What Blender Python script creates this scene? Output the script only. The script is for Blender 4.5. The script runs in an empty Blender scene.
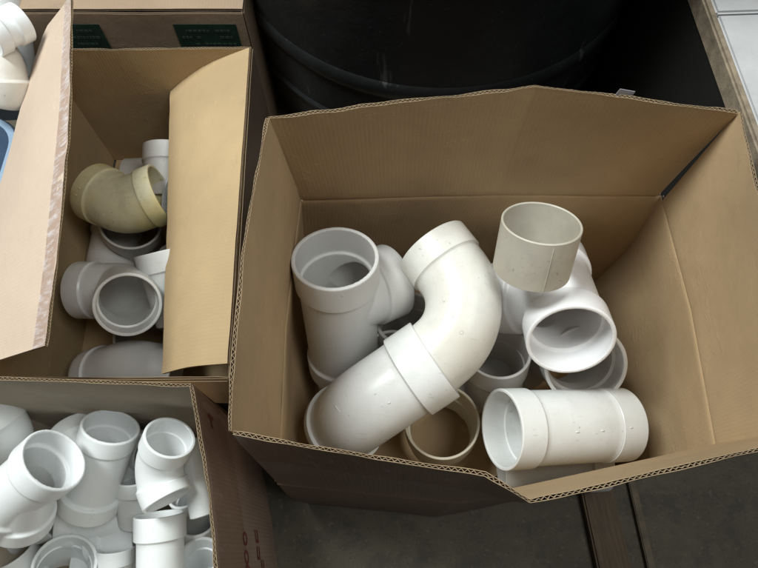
import bpy, bmesh, math, random
from mathutils import Vector, Matrix, noise
random.seed(7)
scene = bpy.context.scene
COL = scene.collection
R = math.radians
PI = math.pi

# ------------------------------------------------------------------ camera
H = 1.03
PITCH = R(66)
cam_d = bpy.data.cameras.new('camera')
cam = bpy.data.objects.new('camera', cam_d)
COL.objects.link(cam)
cam.location = (0, 0, H)
cam.rotation_euler = (R(24), 0, 0)
cam_d.sensor_width = 36
cam_d.lens = 600 / 758 * 36
cam_d.clip_start = 0.01
cam_d.clip_end = 50
scene.camera = cam
FW = Vector((0, math.cos(PITCH), -math.sin(PITCH)))
UP = Vector((0, math.sin(PITCH), math.cos(PITCH)))
CP = Vector((0, 0, H))

def ray(px, py):
    return FW + Vector((1, 0, 0)) * ((px - 379) / 600) + UP * ((284 - py) / 600)

def D(px, py, d):
    """measured point: picture position and distance along the view axis (m)"""
    return CP + ray(px, py) * d

def Z(px, py, z):
    """measured point at a known height"""
    r = ray(px, py)
    return CP + r * ((z - H) / r.z)

def far(A, px, py, L, sign=1):
    """point seen at px,py that lies L metres from A (sign 1: beyond it)"""
    r = ray(px, py).normalized()
    o = CP - A
    b = o.dot(r)
    c = o.length_squared - L * L
    disc = max(b * b - c, 0)
    return CP + r * (-b + sign * math.sqrt(disc))

# ------------------------------------------------------------------ helpers
def tag(o, label=None, cat=None, group=None, kind=None):
    if label: o['label'] = label
    if cat: o['category'] = cat
    if group: o['group'] = group
    if kind: o['kind'] = kind
    return o

def empty(name, loc):
    o = bpy.data.objects.new(name, None)
    o.location = loc
    o.empty_display_size = 0.02
    COL.objects.link(o)
    return o

def mesh_obj(name, verts, faces, mats, parent=None, midx=None, smooth=True, uvs=None, sharp=None):
    """verts in world coordinates; stored relative to the parent's origin"""
    org = parent_origin(parent)
    me = bpy.data.meshes.new(name)
    me.from_pydata([tuple(Vector(v) - org) for v in verts], [], faces)
    if not isinstance(mats, (list, tuple)): mats = [mats]
    for m in mats: me.materials.append(m)
    if midx: me.polygons.foreach_set('material_index', midx)
    me.polygons.foreach_set('use_smooth', [smooth] * len(me.polygons))
    if uvs:
        l = me.uv_layers.new(name='UVMap')
        for lp in me.loops: l.data[lp.index].uv = uvs[lp.vertex_index]
    me.update()
    if sharp and smooth: me.set_sharp_from_angle(angle=R(sharp))
    o = bpy.data.objects.new(name, me)
    COL.objects.link(o)
    if parent: o.parent = parent
    return o

ORG = {}
def parent_origin(p):
    v = Vector((0, 0, 0))
    while p is not None:
        v = v + Vector(p.location)
        p = p.parent
    return v

# ------------------------------------------------------------------ materials
def newmat(name):
    m = bpy.data.materials.new(name)
    m.use_nodes = True
    nt = m.node_tree
    nt.nodes.clear()
    out = nt.nodes.new('ShaderNodeOutputMaterial')
    b = nt.nodes.new('ShaderNodeBsdfPrincipled')
    nt.links.new(b.outputs[0], out.inputs[0])
    return m, nt, b, out

def N(nt, t, **kw):
    n = nt.nodes.new(t)
    for k, v in kw.items(): setattr(n, k, v)
    return n

def noise_n(nt, vec, scale, detail=4, rough=0.55):
    n = N(nt, 'ShaderNodeTexNoise')
    n.inputs['Scale'].default_value = scale
    n.inputs['Detail'].default_value = detail
    n.inputs['Roughness'].default_value = rough
    nt.links.new(vec, n.inputs['Vector'])
    return n.outputs['Fac']

def ramp(nt, fac, a, b, ca=(0, 0, 0, 1), cb=(1, 1, 1, 1)):
    r = N(nt, 'ShaderNodeValToRGB')
    r.color_ramp.elements[0].position = a
    r.color_ramp.elements[1].position = b
    r.color_ramp.elements[0].color = ca
    r.color_ramp.elements[1].color = cb
    nt.links.new(fac, r.inputs[0])
    return r.outputs['Color']

def mix(nt, fac, a, b, mode='MIX'):
    n = N(nt, 'ShaderNodeMix', data_type='RGBA', blend_type=mode)
    for sock, v in ((n.inputs[0], fac), (n.inputs[6], a), (n.inputs[7], b)):
        if hasattr(v, 'links') or hasattr(v, 'is_output'): nt.links.new(v, sock)
        elif isinstance(v, (int, float)): sock.default_value = v
        else: sock.default_value = (*v, 1) if len(v) == 3 else v
    return n.outputs[2]

def mul(nt, a, v):
    n = N(nt, 'ShaderNodeMath', operation='MULTIPLY')
    nt.links.new(a, n.inputs[0])
    n.inputs[1].default_value = v
    return n.outputs[0]

def bump(nt, h, strength, dist, prev=None):
    b = N(nt, 'ShaderNodeBump')
    b.inputs['Strength'].default_value = strength
    b.inputs['Distance'].default_value = dist
    nt.links.new(h, b.inputs['Height'])
    if prev: nt.links.new(prev, b.inputs['Normal'])
    return b.outputs[0]

def pvc(name, base, stain=(0.45, 0.36, 0.2), dirt=0.3, rough=0.32, specks=0.5, offs=0.0):
    m, nt, b, out = newmat(name)
    tc = N(nt, 'ShaderNodeTexCoord')
    mp = N(nt, 'ShaderNodeMapping')
    mp.inputs['Location'].default_value = (offs, offs * 1.7, offs * .6)
    nt.links.new(tc.outputs['Object'], mp.inputs['Vector'])
    v = mp.outputs[0]
    broad = ramp(nt, noise_n(nt, v, 9, 5, .6), .42, .78)
    c = mix(nt, mul(nt, broad, dirt), base, stain)
    # cloudy handling marks
    cloud = ramp(nt, noise_n(nt, v, 34, 6, .65), .48, .72)
    c = mix(nt, mul(nt, cloud, dirt * .6), c, tuple(x * .62 for x in base))
    # small dark specks and scuffs
    sp = ramp(nt, noise_n(nt, v, 170, 2, .5), .685, .73)
    gate = ramp(nt, noise_n(nt, v, 22, 3, .5), .46, .62)
    sg = mix(nt, 1.0, sp, gate, 'MULTIPLY')
    c = mix(nt, mul(nt, sg, specks * .7), c, (.09, .075, .06))
    st = N(nt, 'ShaderNodeMapping')
    st.inputs['Scale'].default_value = (1, 7, 1.6)
    st.inputs['Rotation'].default_value = (.4, .7, .3 + offs)
    nt.links.new(v, st.inputs['Vector'])
    sc = ramp(nt, noise_n(nt, st.outputs[0], 60, 2, .4), .70, .74)
    c = mix(nt, mul(nt, sc, specks * .35), c, (.28, .25, .22))
    nt.links.new(c, b.inputs['Base Color'])
    r = N(nt, 'ShaderNodeMapRange')
    r.inputs['To Min'].default_value = rough - .06
    r.inputs['To Max'].default_value = rough + .22
    nt.links.new(noise_n(nt, v, 26, 6, .7), r.inputs['Value'])
    nt.links.new(r.outputs[0], b.inputs['Roughness'])
    b.inputs['Subsurface Weight'].default_value = .12
    b.inputs['Subsurface Radius'].default_value = (.004, .0035, .003)
    b.inputs['Subsurface Scale'].default_value = 1
    b.inputs['IOR'].default_value = 1.5
    n1 = bump(nt, noise_n(nt, v, 240, 3, .6), .06, .0006)
    n2 = bump(nt, noise_n(nt, v, 30, 3, .5), .12, .002, n1)
    nt.links.new(n2, b.inputs['Normal'])
    return m

def kraft(name, base, dark=.8, rough=.82, sheen_rough=None, stain=.3, wave=.35):
    m, nt, b, out = newmat(name)
    tc = N(nt, 'ShaderNodeTexCoord')
    v = tc.outputs['UV']
    o = tc.outputs['Object']
    c = mix(nt, ramp(nt, noise_n(nt, o, 5, 4, .6), .35, .7), base, tuple(x * dark for x in base))
    # paper fibres
    fm = N(nt, 'ShaderNodeMapping')
    fm.inputs['Scale'].default_value = (260, 1100, 1)
    nt.links.new(v, fm.inputs['Vector'])
    f = noise_n(nt, fm.outputs[0], 1, 3, .6)
    c = mix(nt, mul(nt, ramp(nt, f, .3, .75), .22), c, tuple(x * .7 for x in base))
    c = mix(nt, mul(nt, ramp(nt, noise_n(nt, o, 26, 5, .7), .55, .8), stain), c, tuple(x * .62 for x in base))
    # scuffed pale scratches
    sm = N(nt, 'ShaderNodeMapping')
    sm.inputs['Scale'].default_value = (22, 7, 1)
    sm.inputs['Rotation'].default_value = (0, 0, .6)
    nt.links.new(v, sm.inputs['Vector'])
    s = ramp(nt, noise_n(nt, sm.outputs[0], 2.5, 4, .55), .71, .75)
    c = mix(nt, mul(nt, s, .22), c, tuple(min(1, x * 1.35) for x in base))
    # rubbed dark handling marks and faint lines of the fluting below the liner
    dm = N(nt, 'ShaderNodeMapping')
    dm.inputs['Scale'].default_value = (9, 26, 1)
    dm.inputs['Rotation'].default_value = (0, 0, -.35)
    nt.links.new(v, dm.inputs['Vector'])
    d_ = ramp(nt, noise_n(nt, dm.outputs[0], 1.4, 6, .7), .60, .78)
    c = mix(nt, mul(nt, d_, .35), c, tuple(x * .5 for x in base))
    ln = N(nt, 'ShaderNodeTexWave')
    ln.inputs['Scale'].default_value = 1 / .0052 / (2 * PI) * 2
    ln.inputs['Distortion'].default_value = .8
    nt.links.new(v, ln.inputs['Vector'])
    c = mix(nt, mul(nt, ln.outputs['Fac'], .06), c, tuple(x * .6 for x in base))
    # dents and wrinkles
    wm = N(nt, 'ShaderNodeMapping')
    wm.inputs['Scale'].default_value = (5, 16, 1)
    wm.inputs['Rotation'].default_value = (0, 0, .9)
    nt.links.new(v, wm.inputs['Vector'])
    wn = noise_n(nt, wm.outputs[0], 2.2, 3, .5)
    ab = N(nt, 'ShaderNodeMath', operation='ABSOLUTE')
    sb = N(nt, 'ShaderNodeMath', operation='SUBTRACT')
    sb.inputs[1].default_value = .5
    nt.links.new(wn, sb.inputs[0]); nt.links.new(sb.outputs[0], ab.inputs[0])
    gm = ramp(nt, noise_n(nt, o, 7, 2, .5), .5, .62)
    cl = ramp(nt, ab.outputs[0], 0, .012, (1, 1, 1, 1), (0, 0, 0, 1))
    wr_ = mix(nt, 1.0, cl, gm, 'MULTIPLY')
    c = mix(nt, mul(nt, wr_, .22), c, tuple(min(1, x * 1.3) for x in base))
    nt.links.new(c, b.inputs['Base Color'])
    b.inputs['Roughness'].default_value = rough
    b.inputs['Specular IOR Level'].default_value = .25
    w = N(nt, 'ShaderNodeTexWave')
    w.inputs['Scale'].default_value = 1 / .0052 / (2 * PI) * 2
    w.inputs['Distortion'].default_value = .6
    w.inputs['Detail'].default_value = 1
    nt.links.new(v, w.inputs['Vector'])
    n1 = bump(nt, w.outputs['Fac'], wave * .7, .0004)
    n2 = bump(nt, noise_n(nt, o, 14, 4, .6), .3, .006, n1)
    n2 = bump(nt, wr_, .5, .0008, n2)
    n3 = bump(nt, f, .12, .0004, n2)
    nt.links.new(n3, b.inputs['Normal'])
    return m

def tape_mat(name, amount=.22, tint=(.93, .9, .87), wr=90, glint=.35, thr=(.56, .70)):
    """clear packing tape: see-through film, glossy; glints on its wrinkles painted as white diffuse flecks"""
    m = bpy.data.materials.new(name)
    m.use_nodes = True
    nt = m.node_tree
    nt.nodes.clear()
    out = N(nt, 'ShaderNodeOutputMaterial')
    tr = N(nt, 'ShaderNodeBsdfTransparent')
    tr.inputs[0].default_value = (*tint, 1)
    gl = N(nt, 'ShaderNodeBsdfGlossy')
    gl.inputs['Roughness'].default_value = .3
    df = N(nt, 'ShaderNodeBsdfDiffuse')
    df.inputs[0].default_value = (.8, .77, .78, 1)
    mx = N(nt, 'ShaderNodeMixShader')
    m2 = N(nt, 'ShaderNodeMixShader')
    tc = N(nt, 'ShaderNodeTexCoord')
    mp = N(nt, 'ShaderNodeMapping')
    mp.inputs['Scale'].default_value = (1, .45, 1)
    nt.links.new(tc.outputs['UV'], mp.inputs['Vector'])
    nf = noise_n(nt, mp.outputs[0], wr, 4, .6)
    bn = bump(nt, nf, .5, .002)
    nt.links.new(bn, gl.inputs['Normal'])
    mx.inputs[0].default_value = amount
    nt.links.new(tr.outputs[0], mx.inputs[1])
    nt.links.new(gl.outputs[0], mx.inputs[2])
    glint_mask = ramp(nt, nf, *thr)  # noise mask for the sparkle painted on as pale diffuse colour
    nt.links.new(mul(nt, glint_mask, glint), m2.inputs[0])
    nt.links.new(mx.outputs[0], m2.inputs[1])
    nt.links.new(df.outputs[0], m2.inputs[2])
    nt.links.new(m2.outputs[0], out.inputs[0])
    return m

def plain(name, base, rough=.5, nscale=20, var=.25, bstr=.1, metal=0, spec=.5):
    m, nt, b, out = newmat(name)
    tc = N(nt, 'ShaderNodeTexCoord')
    o = tc.outputs['Object']
    c = mix(nt, ramp(nt, noise_n(nt, o, nscale, 6, .65), .35, .72), base, tuple(x * (1 - var) for x in base))
    nt.links.new(c, b.inputs['Base Color'])
    b.inputs['Roughness'].default_value = rough
    b.inputs['Metallic'].default_value = metal
    b.inputs['Specular IOR Level'].default_value = spec
    nt.links.new(bump(nt, noise_n(nt, o, nscale * 6, 4, .6), bstr, .002), b.inputs['Normal'])
    return m

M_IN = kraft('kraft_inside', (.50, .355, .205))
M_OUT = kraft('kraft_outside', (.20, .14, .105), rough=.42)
M_FLUTE = kraft('kraft_flute', (.34, .25, .155), wave=0)
M_IN2 = kraft('kraft_inside_plain', (.49, .355, .20), stain=.15)
M_OUT2 = kraft('kraft_outside_pale', (.60, .47, .37), rough=.6, stain=.1, dark=.93)
M_IN3 = kraft('kraft_inside_grey', (.50, .43, .34), stain=.15)
M_OUT3 = kraft('kraft_outside_worn', (.42, .30, .225), rough=.5, stain=.5, wave=.9)
M_TAPE = tape_mat('clear_tape', .06, glint=.10)
M_TAPE2 = tape_mat('wrinkled_clear_tape', .2, wr=110, glint=.55, thr=(.46, .72), tint=(.97, .93, .93))

P_WHITE = pvc('pvc_white', (.74, .755, .75), stain=(.48, .45, .36), dirt=.34, specks=.5, rough=.22)
P_BRIGHT = pvc('pvc_bright', (.79, .795, .81), dirt=.03, specks=.15, rough=.26, offs=3)
P_OFF = pvc('pvc_offwhite', (.70, .695, .655), stain=(.46, .39, .26), dirt=.45, specks=.5, rough=.3, offs=5)
P_GREY = pvc('pvc_greyish', (.66, .66, .65), dirt=.16, specks=.3, rough=.38, offs=9)
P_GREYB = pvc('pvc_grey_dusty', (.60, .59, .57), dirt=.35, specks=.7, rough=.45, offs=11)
P_BEIGE = pvc('pvc_beige', (.50, .475, .41), stain=(.33, .27, .18), dirt=.6, specks=.9, rough=.42, offs=13)
P_BEIGE2 = pvc('pvc_beige_pale', (.66, .60, .47), dirt=.4, specks=.5, rough=.4, offs=17)
P_YELLOW = pvc('pvc_yellowed', (.66, .61, .42), stain=(.58, .46, .08), dirt=.95, specks=.8, rough=.36, offs=21)
P_COOL = pvc('pvc_cool', (.79, .82, .83), dirt=.06, specks=.2, rough=.24, offs=25)
P_COOL2 = pvc('pvc_cool_matte', (.76, .79, .80), dirt=.15, specks=.3, rough=.33, offs=29)

# ------------------------------------------------------------------ swept pipe fittings
def build_path(pts, rad, step=.004):
    pts = [Vector(p) for p in pts]
    out = [pts[0]]
    for i in range(1, len(pts) - 1):
        a, p, b = pts[i - 1], pts[i], pts[i + 1]
        d1 = (a - p); d2 = (b - p)
        l1, l2 = d1.length, d2.length
        d1.normalize(); d2.normalize()
        ang = d1.angle(d2)
        t = min(rad / math.tan(ang / 2), l1 * .92, l2 * .92)
        r = t * math.tan(ang / 2)
        bis = (d1 + d2).normalized()
        c = p + bis * (r / math.sin(ang / 2))
        s0 = p + d1 * t - c
        ax = s0.cross(p + d2 * t - c).normalized()
        tot = PI - ang
        n = max(4, int(tot * r / step))
        for k in range(n + 1):
            out.append(c + Matrix.Rotation(tot * k / n, 3, ax) @ s0)
    out.append(pts[-1])
    res = [out[0]]
    for p in out[1:]:
        if (p - res[-1]).length > 1e-6: res.append(p)
    return res

class Path:
    def __init__(s, pts, rad=.05):
        s.p = build_path(pts, rad)
        s.s = [0]
        for a, b in zip(s.p, s.p[1:]): s.s.append(s.s[-1] + (b - a).length)
        s.L = s.s[-1]
        n = len(s.p)
        s.t = []
        for i in range(n):
            if i == 0: t = s.p[1] - s.p[0]
            elif i == n - 1: t = s.p[-1] - s.p[-2]
            else: t = (s.p[i + 1] - s.p[i]).normalized() + (s.p[i] - s.p[i - 1]).normalized()
            s.t.append(t.normalized())
        u = s.t[0].orthogonal().normalized()
        s.u = [u]
        for i in range(1, n):
            u = s.t[i - 1].rotation_difference(s.t[i]) @ u
            u = (u - s.t[i] * u.dot(s.t[i])).normalized()
            s.u.append(u)
    def at(s, x):
        if x <= 0: return s.p[0] + s.t[0] * x, s.t[0], s.u[0]
        if x >= s.L: return s.p[-1] + s.t[-1] * (x - s.L), s.t[-1], s.u[-1]
        i = 0
        while s.s[i + 1] < x: i += 1
        f = (x - s.s[i]) / (s.s[i + 1] - s.s[i])
        t = s.t[i].lerp(s.t[i + 1], f).normalized()
        u = s.u[i].lerp(s.u[i + 1], f)
        u = (u - t * u.dot(t)).normalized()
        return s.p[i].lerp(s.p[i + 1], f), t, u
    def ring(s, x, r, n):
        c, t, u = s.at(x)
        w = t.cross(u)
        return [c + (u * math.cos(2 * PI * k / n) + w * math.sin(2 * PI * k / n)) * r for k in range(n)]

def outer_prof(L, Rb, A, B, extra=()):
    """A and B: (hub radius, hub length) or None for a plain spigot end"""
    b = .0011
    p = []
    if A: p += [(0, A[0] - b), (b * .35, A[0] - b * .35), (b, A[0]), (A[1] - b * .6, A[0]), (A[1], A[0] - b * .6), (A[1] + .0018, Rb + .0006), (A[1] + .003, Rb)]
    else: p += [(0, Rb - b), (b, Rb)]
    for (x, dr, w) in extra: p += [(x - w / 2 - abs(dr), Rb), (x - w / 2, Rb + dr), (x + w / 2, Rb + dr), (x + w / 2 + abs(dr), Rb)]
    if B: p += [(L - B[1] - .003, Rb), (L - B[1] - .0018, Rb + .0006), (L - B[1], B[0] - b * .6), (L - B[1] + b * .6, B[0]), (L - b, B[0]), (L - b * .35, B[0] - b * .35), (L, B[0] - b)]
    else: p += [(L - b, Rb), (L, Rb - b)]
    return p

def inner_prof(L, Rb, A, B, w):
    b = .0011
    p = []
    if A: p += [(0, A[0] - w + b), (b, A[0] - w), (A[1] * .93 - .001, A[0] - w - .0008), (A[1] * .93, Rb - w)]
    else: p += [(0, Rb - w + b), (b, Rb - w)]
    if B: p += [(L - B[1] * .93, Rb - w), (L - B[1] * .93 + .001, B[0] - w - .0008), (L - b, B[0] - w), (L, B[0] - w + b)]
    else: p += [(L - b, Rb - w), (L, Rb - w + b)]
    return p

def densify(prof, step=.006):
    out = [prof[0]]
    for (s0, r0), (s1, r1) in zip(prof, prof[1:]):
        n = max(1, int(abs(s1 - s0) / step))
        for k in range(1, n + 1): out.append((s0 + (s1 - s0) * k / n, r0 + (r1 - r0) * k / n))
    return out

def split_emit(root, verts, faces, ids, names, mat, sharp=40, vnormals=None):
    org = parent_origin(root)
    for pid, nm in names.items():
        fs = [f for f, i in zip(faces, ids) if i == pid]
        if not fs: continue
        mp = {}; vs = []; nf = []; src = []
        for f in fs:
            g = []
            for v in f:
                if v not in mp:
                    mp[v] = len(vs); vs.append(verts[v]); src.append(v)
                g.append(mp[v])
            nf.append(g)
        o = mesh_obj(nm, vs, nf, mat, root, sharp=None if vnormals else sharp)
        if vnormals:
            o.data.normals_split_custom_set_from_vertices([vnormals[i] for i in src])

def finish_root(name, label, cat, group, pts, rmax):
    base = min(pts, key=lambda p: p.z)
    root = empty(name, (base.x, base.y, base.z - rmax * .5))
    return tag(root, label, cat, group)

def pipe(name, label, cat, group, pts, Rb, w, A, B, mat, rad=.05, extra=(), seg=72, marks=()):
    P = Path(pts, rad)
    root = finish_root(name, label, cat, group, P.p, Rb)
    po = densify(outer_prof(P.L, Rb, A, B, extra))
    pi = densify(inner_prof(P.L, Rb, A, B, w))[::-1]
    rings = po + pi
    verts = []
    for s_, r_ in rings: verts += P.ring(s_, r_, seg)
    faces = []; ids = []
    n = len(rings)
    no = len(po)
    for i in range(n):
        j = (i + 1) % n
        sm = (rings[i][0] + rings[j][0]) / 2
        inner = i >= no
        pid = 0
        la = A[1] * (.93 if inner else 1) + .0001 if A else -1
        lb = B[1] * (.93 if inner else 1) + .0001 if B else -1
        if i == n - 1 or i == no - 1: pid = (1 if A and sm < .001 else 2 if B and sm > P.L - .001 else 0)
        elif sm < la: pid = 1
        elif sm > P.L - lb: pid = 2
        for k in range(seg):
            k2 = (k + 1) % seg
            faces.append((i * seg + k, i * seg + k2, j * seg + k2, j * seg + k)[::-1])
            ids.append(pid)
    split_emit(root, verts, faces, ids, {0: 'body', 1: 'hub', 2: 'hub'}, mat, sharp=28)
    for mk in marks: mould_mark(root, P, Rb, mat, *mk)
    return root

def mould_mark(root, P, Rb, mat, s, off, kind, size, rr=None):
    """small moulded relief on the outside, at path length s, off radians round from the side seen from above"""
    c, t, u = P.at(s)
    v = (CP - c)
    v = (v - t * v.dot(t)).normalized()
    v = Matrix.Rotation(off, 3, t) @ v
    rad = rr or Rb
    o = c + v * rad
    a = t
    b = v.cross(t)
    vs = []; fs = []
    def onto(x, y, h):
        q = Matrix.Rotation(y / rad, 3, t) @ v
        return c + t * x + q * (rad + h)
    if kind == 'ring':
        n, m = 24, 6
        for i in range(n):
            th = 2 * PI * i / n
            for j in range(m):
                ph = 2 * PI * j / m
                r_ = size + .0005 * math.cos(ph)
                vs.append(onto(r_ * math.cos(th), r_ * math.sin(th), .0004 * math.sin(ph)))
        for i in range(n):
            for j in range(m):
                fs.append((i * m + j, ((i + 1) % n) * m + j, ((i + 1) % n) * m + (j + 1) % m, i * m + (j + 1) % m))
        nm = 'mould_ring'
    else:
        L, wd = size
        n, m = 10, 8
        for i in range(n + 1):
            x = -L / 2 + L * i / n
            k = math.sqrt(max(0, 1 - (2 * x / L) ** 2)) * .7 + .3
            for j in range(m):
                ph = 2 * PI * j / m
                vs.append(onto(x * .25 * (kind == 'bar'), x, 0) * 1 if False else onto(x * (.35 if kind == 'bar' else 1), x * (.94 if kind == 'bar' else 0) + math.cos(ph) * wd * .5 * k, math.sin(ph) * .0012 * k))
        for i in range(n):
            for j in range(m):
                fs.append((i * m + j, i * m + (j + 1) % m, (i + 1) * m + (j + 1) % m, (i + 1) * m + j))
        fs.append(tuple(range(m))[::-1]); fs.append(tuple(n * m + j for j in range(m)))
        nm = 'mould_rib'
    mesh_obj(nm, vs, fs, mat, root)

def solid(P, prof, seg=64):
    prof = densify(prof)
    vs = []; fs = []
    for s_, r_ in prof: vs += P.ring(s_, r_, seg)
    n = len(prof)
    for i in range(n - 1):
        for k in range(seg):
            k2 = (k + 1) % seg
            fs.append((i * seg + k, (i + 1) * seg + k, (i + 1) * seg + k2, i * seg + k2)[::-1])
    fs.append(tuple(range(seg))[::-1]); fs.append(tuple((n - 1) * seg + k for k in range(seg)))
    me = bpy.data.meshes.new('tmp')
    me.from_pydata([tuple(v) for v in vs], [], fs)
    bm = bmesh.new(); bm.from_mesh(me)
    bmesh.ops.recalc_face_normals(bm, faces=bm.faces)
    bm.to_mesh(me); bm.free()
    o = bpy.data.objects.new('tmp', me)
    COL.objects.link(o)
    return o

def baked(o, mods):
    for t, kw in mods:
        m = o.modifiers.new('m', t)
        for k, v in kw.items(): setattr(m, k, v)
    dg = bpy.context.evaluated_depsgraph_get()
    me = bpy.data.meshes.new_from_object(o.evaluated_get(dg))
    o.modifiers.clear()
    o.data = me
    return o

def junction(name, label, cat, group, runs, w, mat, voxel=.0013, Rb=.05):
    """runs: list of (pts, bend radius, A, B, Rb, open_start); the first is the through run, the others branch off it.
    Each end is a (hub radius, hub length), None = spigot, or 'in' = buried in the run."""
    P = [Path(r[0], r[1]) for r in runs]
    allp = [p for q in P for p in q.p]
    root = finish_root(name, label, cat, group, allp, runs[0][4])
    outs = []; ins = []
    for q, r in zip(P, runs):
        A = None if r[2] == 'in' else r[2]
        B = r[3]
        rb = r[4]
        outs.append(solid(q, outer_prof(q.L, rb, A, B)))
        ip = inner_prof(q.L, rb, A, B, w)
        ip = [x for x in ip]
        if r[2] != 'in': ip[0] = (-.004, ip[1][1])
        ip[-1] = (q.L + .004, ip[-2][1])
        ins.append(solid(q, ip))
    base = outs[0]
    for o in outs[1:]: baked(base, [('BOOLEAN', dict(operation='UNION', object=o, solver='EXACT'))])
    for o in ins: baked(base, [('BOOLEAN', dict(operation='DIFFERENCE', object=o, solver='EXACT'))])
    baked(base, [('REMESH', dict(mode='VOXEL', voxel_size=voxel)), ('SMOOTH', dict(factor=.5, iterations=3))])
    me = base.data
    verts = [v.co.copy() for v in me.vertices]
    vn = [v.normal.copy() for v in me.vertices]
    faces = [tuple(p.vertices) for p in me.polygons]
    ends = []
    for q, r in zip(P, runs):
        if r[2] and r[2] != 'in': ends.append((q.p[0], q.t[0], r[2]))
        if r[3]: ends.append((q.p[-1], -q.t[-1], r[3]))
    ids = []
    for p in me.polygons:
        c = p.center
        pid = 0
        for k, (e, t, hb) in enumerate(ends):
            x = (c - e).dot(t)
            if -.004 < x < hb[1] + .0015 and ((c - e) - t * x).length < hb[0] + .002 and ((c - e) - t * x).length > hb[0] - w * 1.6:
                pid = k + 1
                break
        ids.append(pid)
    names = {0: 'body'}
    for k in range(len(ends)): names[k + 1] = 'hub'
    split_emit(root, verts, faces, ids, names, mat, vnormals=vn)
    for o in outs + ins: bpy.data.objects.remove(o)
    return root

# ------------------------------------------------------------------ corrugated board
def cr(p0, p1, p2, p3, t):
    return .5 * ((2 * p1) + (p2 - p0) * t + (2 * p0 - 5 * p1 + 4 * p2 - p3) * t * t + (3 * p1 - p0 - 3 * p2 + p3) * t ** 3)

def sample_poly(pts, u, us, smooth):
    n = len(pts)
    i = 0
    while i < n - 2 and us[i + 1] < u: i += 1
    f = (u - us[i]) / (us[i + 1] - us[i])
    if smooth:
        a = pts[max(i - 1, 0)]; d = pts[min(i + 2, n - 1)]
        return cr(a, pts[i], pts[i + 1], d, f)
    return pts[i].lerp(pts[i + 1], f)

def grid_of(rows, smooth_u=False, smooth_v=False, du=.0013, dv=.02, wob=.0012, seed=0, crush=0, pin=''):
    rows = [[Vector(p) for p in r] for r in rows]
    last = rows[-1]
    L = [0]
    for a, b in zip(last, last[1:]): L.append(L[-1] + (b - a).length)
    us = [x / L[-1] for x in L]
    nu = max(8, int(L[-1] / du) // 4 * 4)
    colpts = []
    for r in rows: colpts.append([sample_poly(r, i / nu, us, smooth_u) for i in range(nu + 1)])
    hs = [0]
    for k in range(len(rows) - 1): hs.append(hs[-1] + (colpts[k][nu // 2] - colpts[k + 1][nu // 2]).length)
    nv = max(3, int(hs[-1] / dv))
    vlist = [hs[-1] * j / nv for j in range(nv + 1)]
    vlist += [hs[-1] - .003, hs[-1] - .010]
    if 'b' in pin: vlist += [.003, .008]
    vlist = sorted(set(vlist))
    vs = [h / hs[-1] for h in hs]
    G = []
    for v in vlist:
        row = []
        for i in range(nu + 1):
            col = [colpts[k][i] for k in range(len(rows))]
            row.append(sample_poly(col, v / hs[-1], vs, smooth_v))
        G.append(row)
    nj, ni = len(G), nu + 1
    NM = []
    for j in range(nj):
        r = []
        for i in range(ni):
            a = G[j][min(i + 2, ni - 1)] - G[j][max(i - 2, 0)]
            b = G[min(j + 1, nj - 1)][i] - G[max(j - 1, 0)][i]
            r.append(a.cross(b).normalized())
        NM.append(r)
    for i in range(ni):
        # scored fold: the board bulges out a little along the crease
        if 'b' in pin: G[0][i] = G[0][i] + NM[0][i] * .0016; G[1][i] = G[1][i] + NM[1][i] * .0007
        if 't' in pin: G[-1][i] = G[-1][i] + NM[-1][i] * .0016; G[-2][i] = G[-2][i] + NM[-2][i] * .0007
    for j in range(nj):
        for i in range(ni):
            p = G[j][i]
            w_ = noise.noise(p * 9 + Vector((seed, 0, 0))) * wob + noise.noise(p * 40 + Vector((0, seed, 0))) * wob * .25
            edge = min(1, min(i, ni - 1 - i) / 12)
            if 'b' in pin: edge *= min(1, j / 2)
            if 't' in pin: edge *= min(1, max(0, nj - 3 - j) / 2)
            G[j][i] = p + NM[j][i] * w_ * edge
            if crush and j >= nj - 1:
                G[j][i] += (G[j][i] - G[j - 1][i]).normalized() * (noise.noise(Vector((i * .05, seed, 3))) * crush * 1.3 + noise.noise(Vector((i * .43, seed, 8))) * crush * .45)
    return G, NM, vlist, L[-1]

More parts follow.
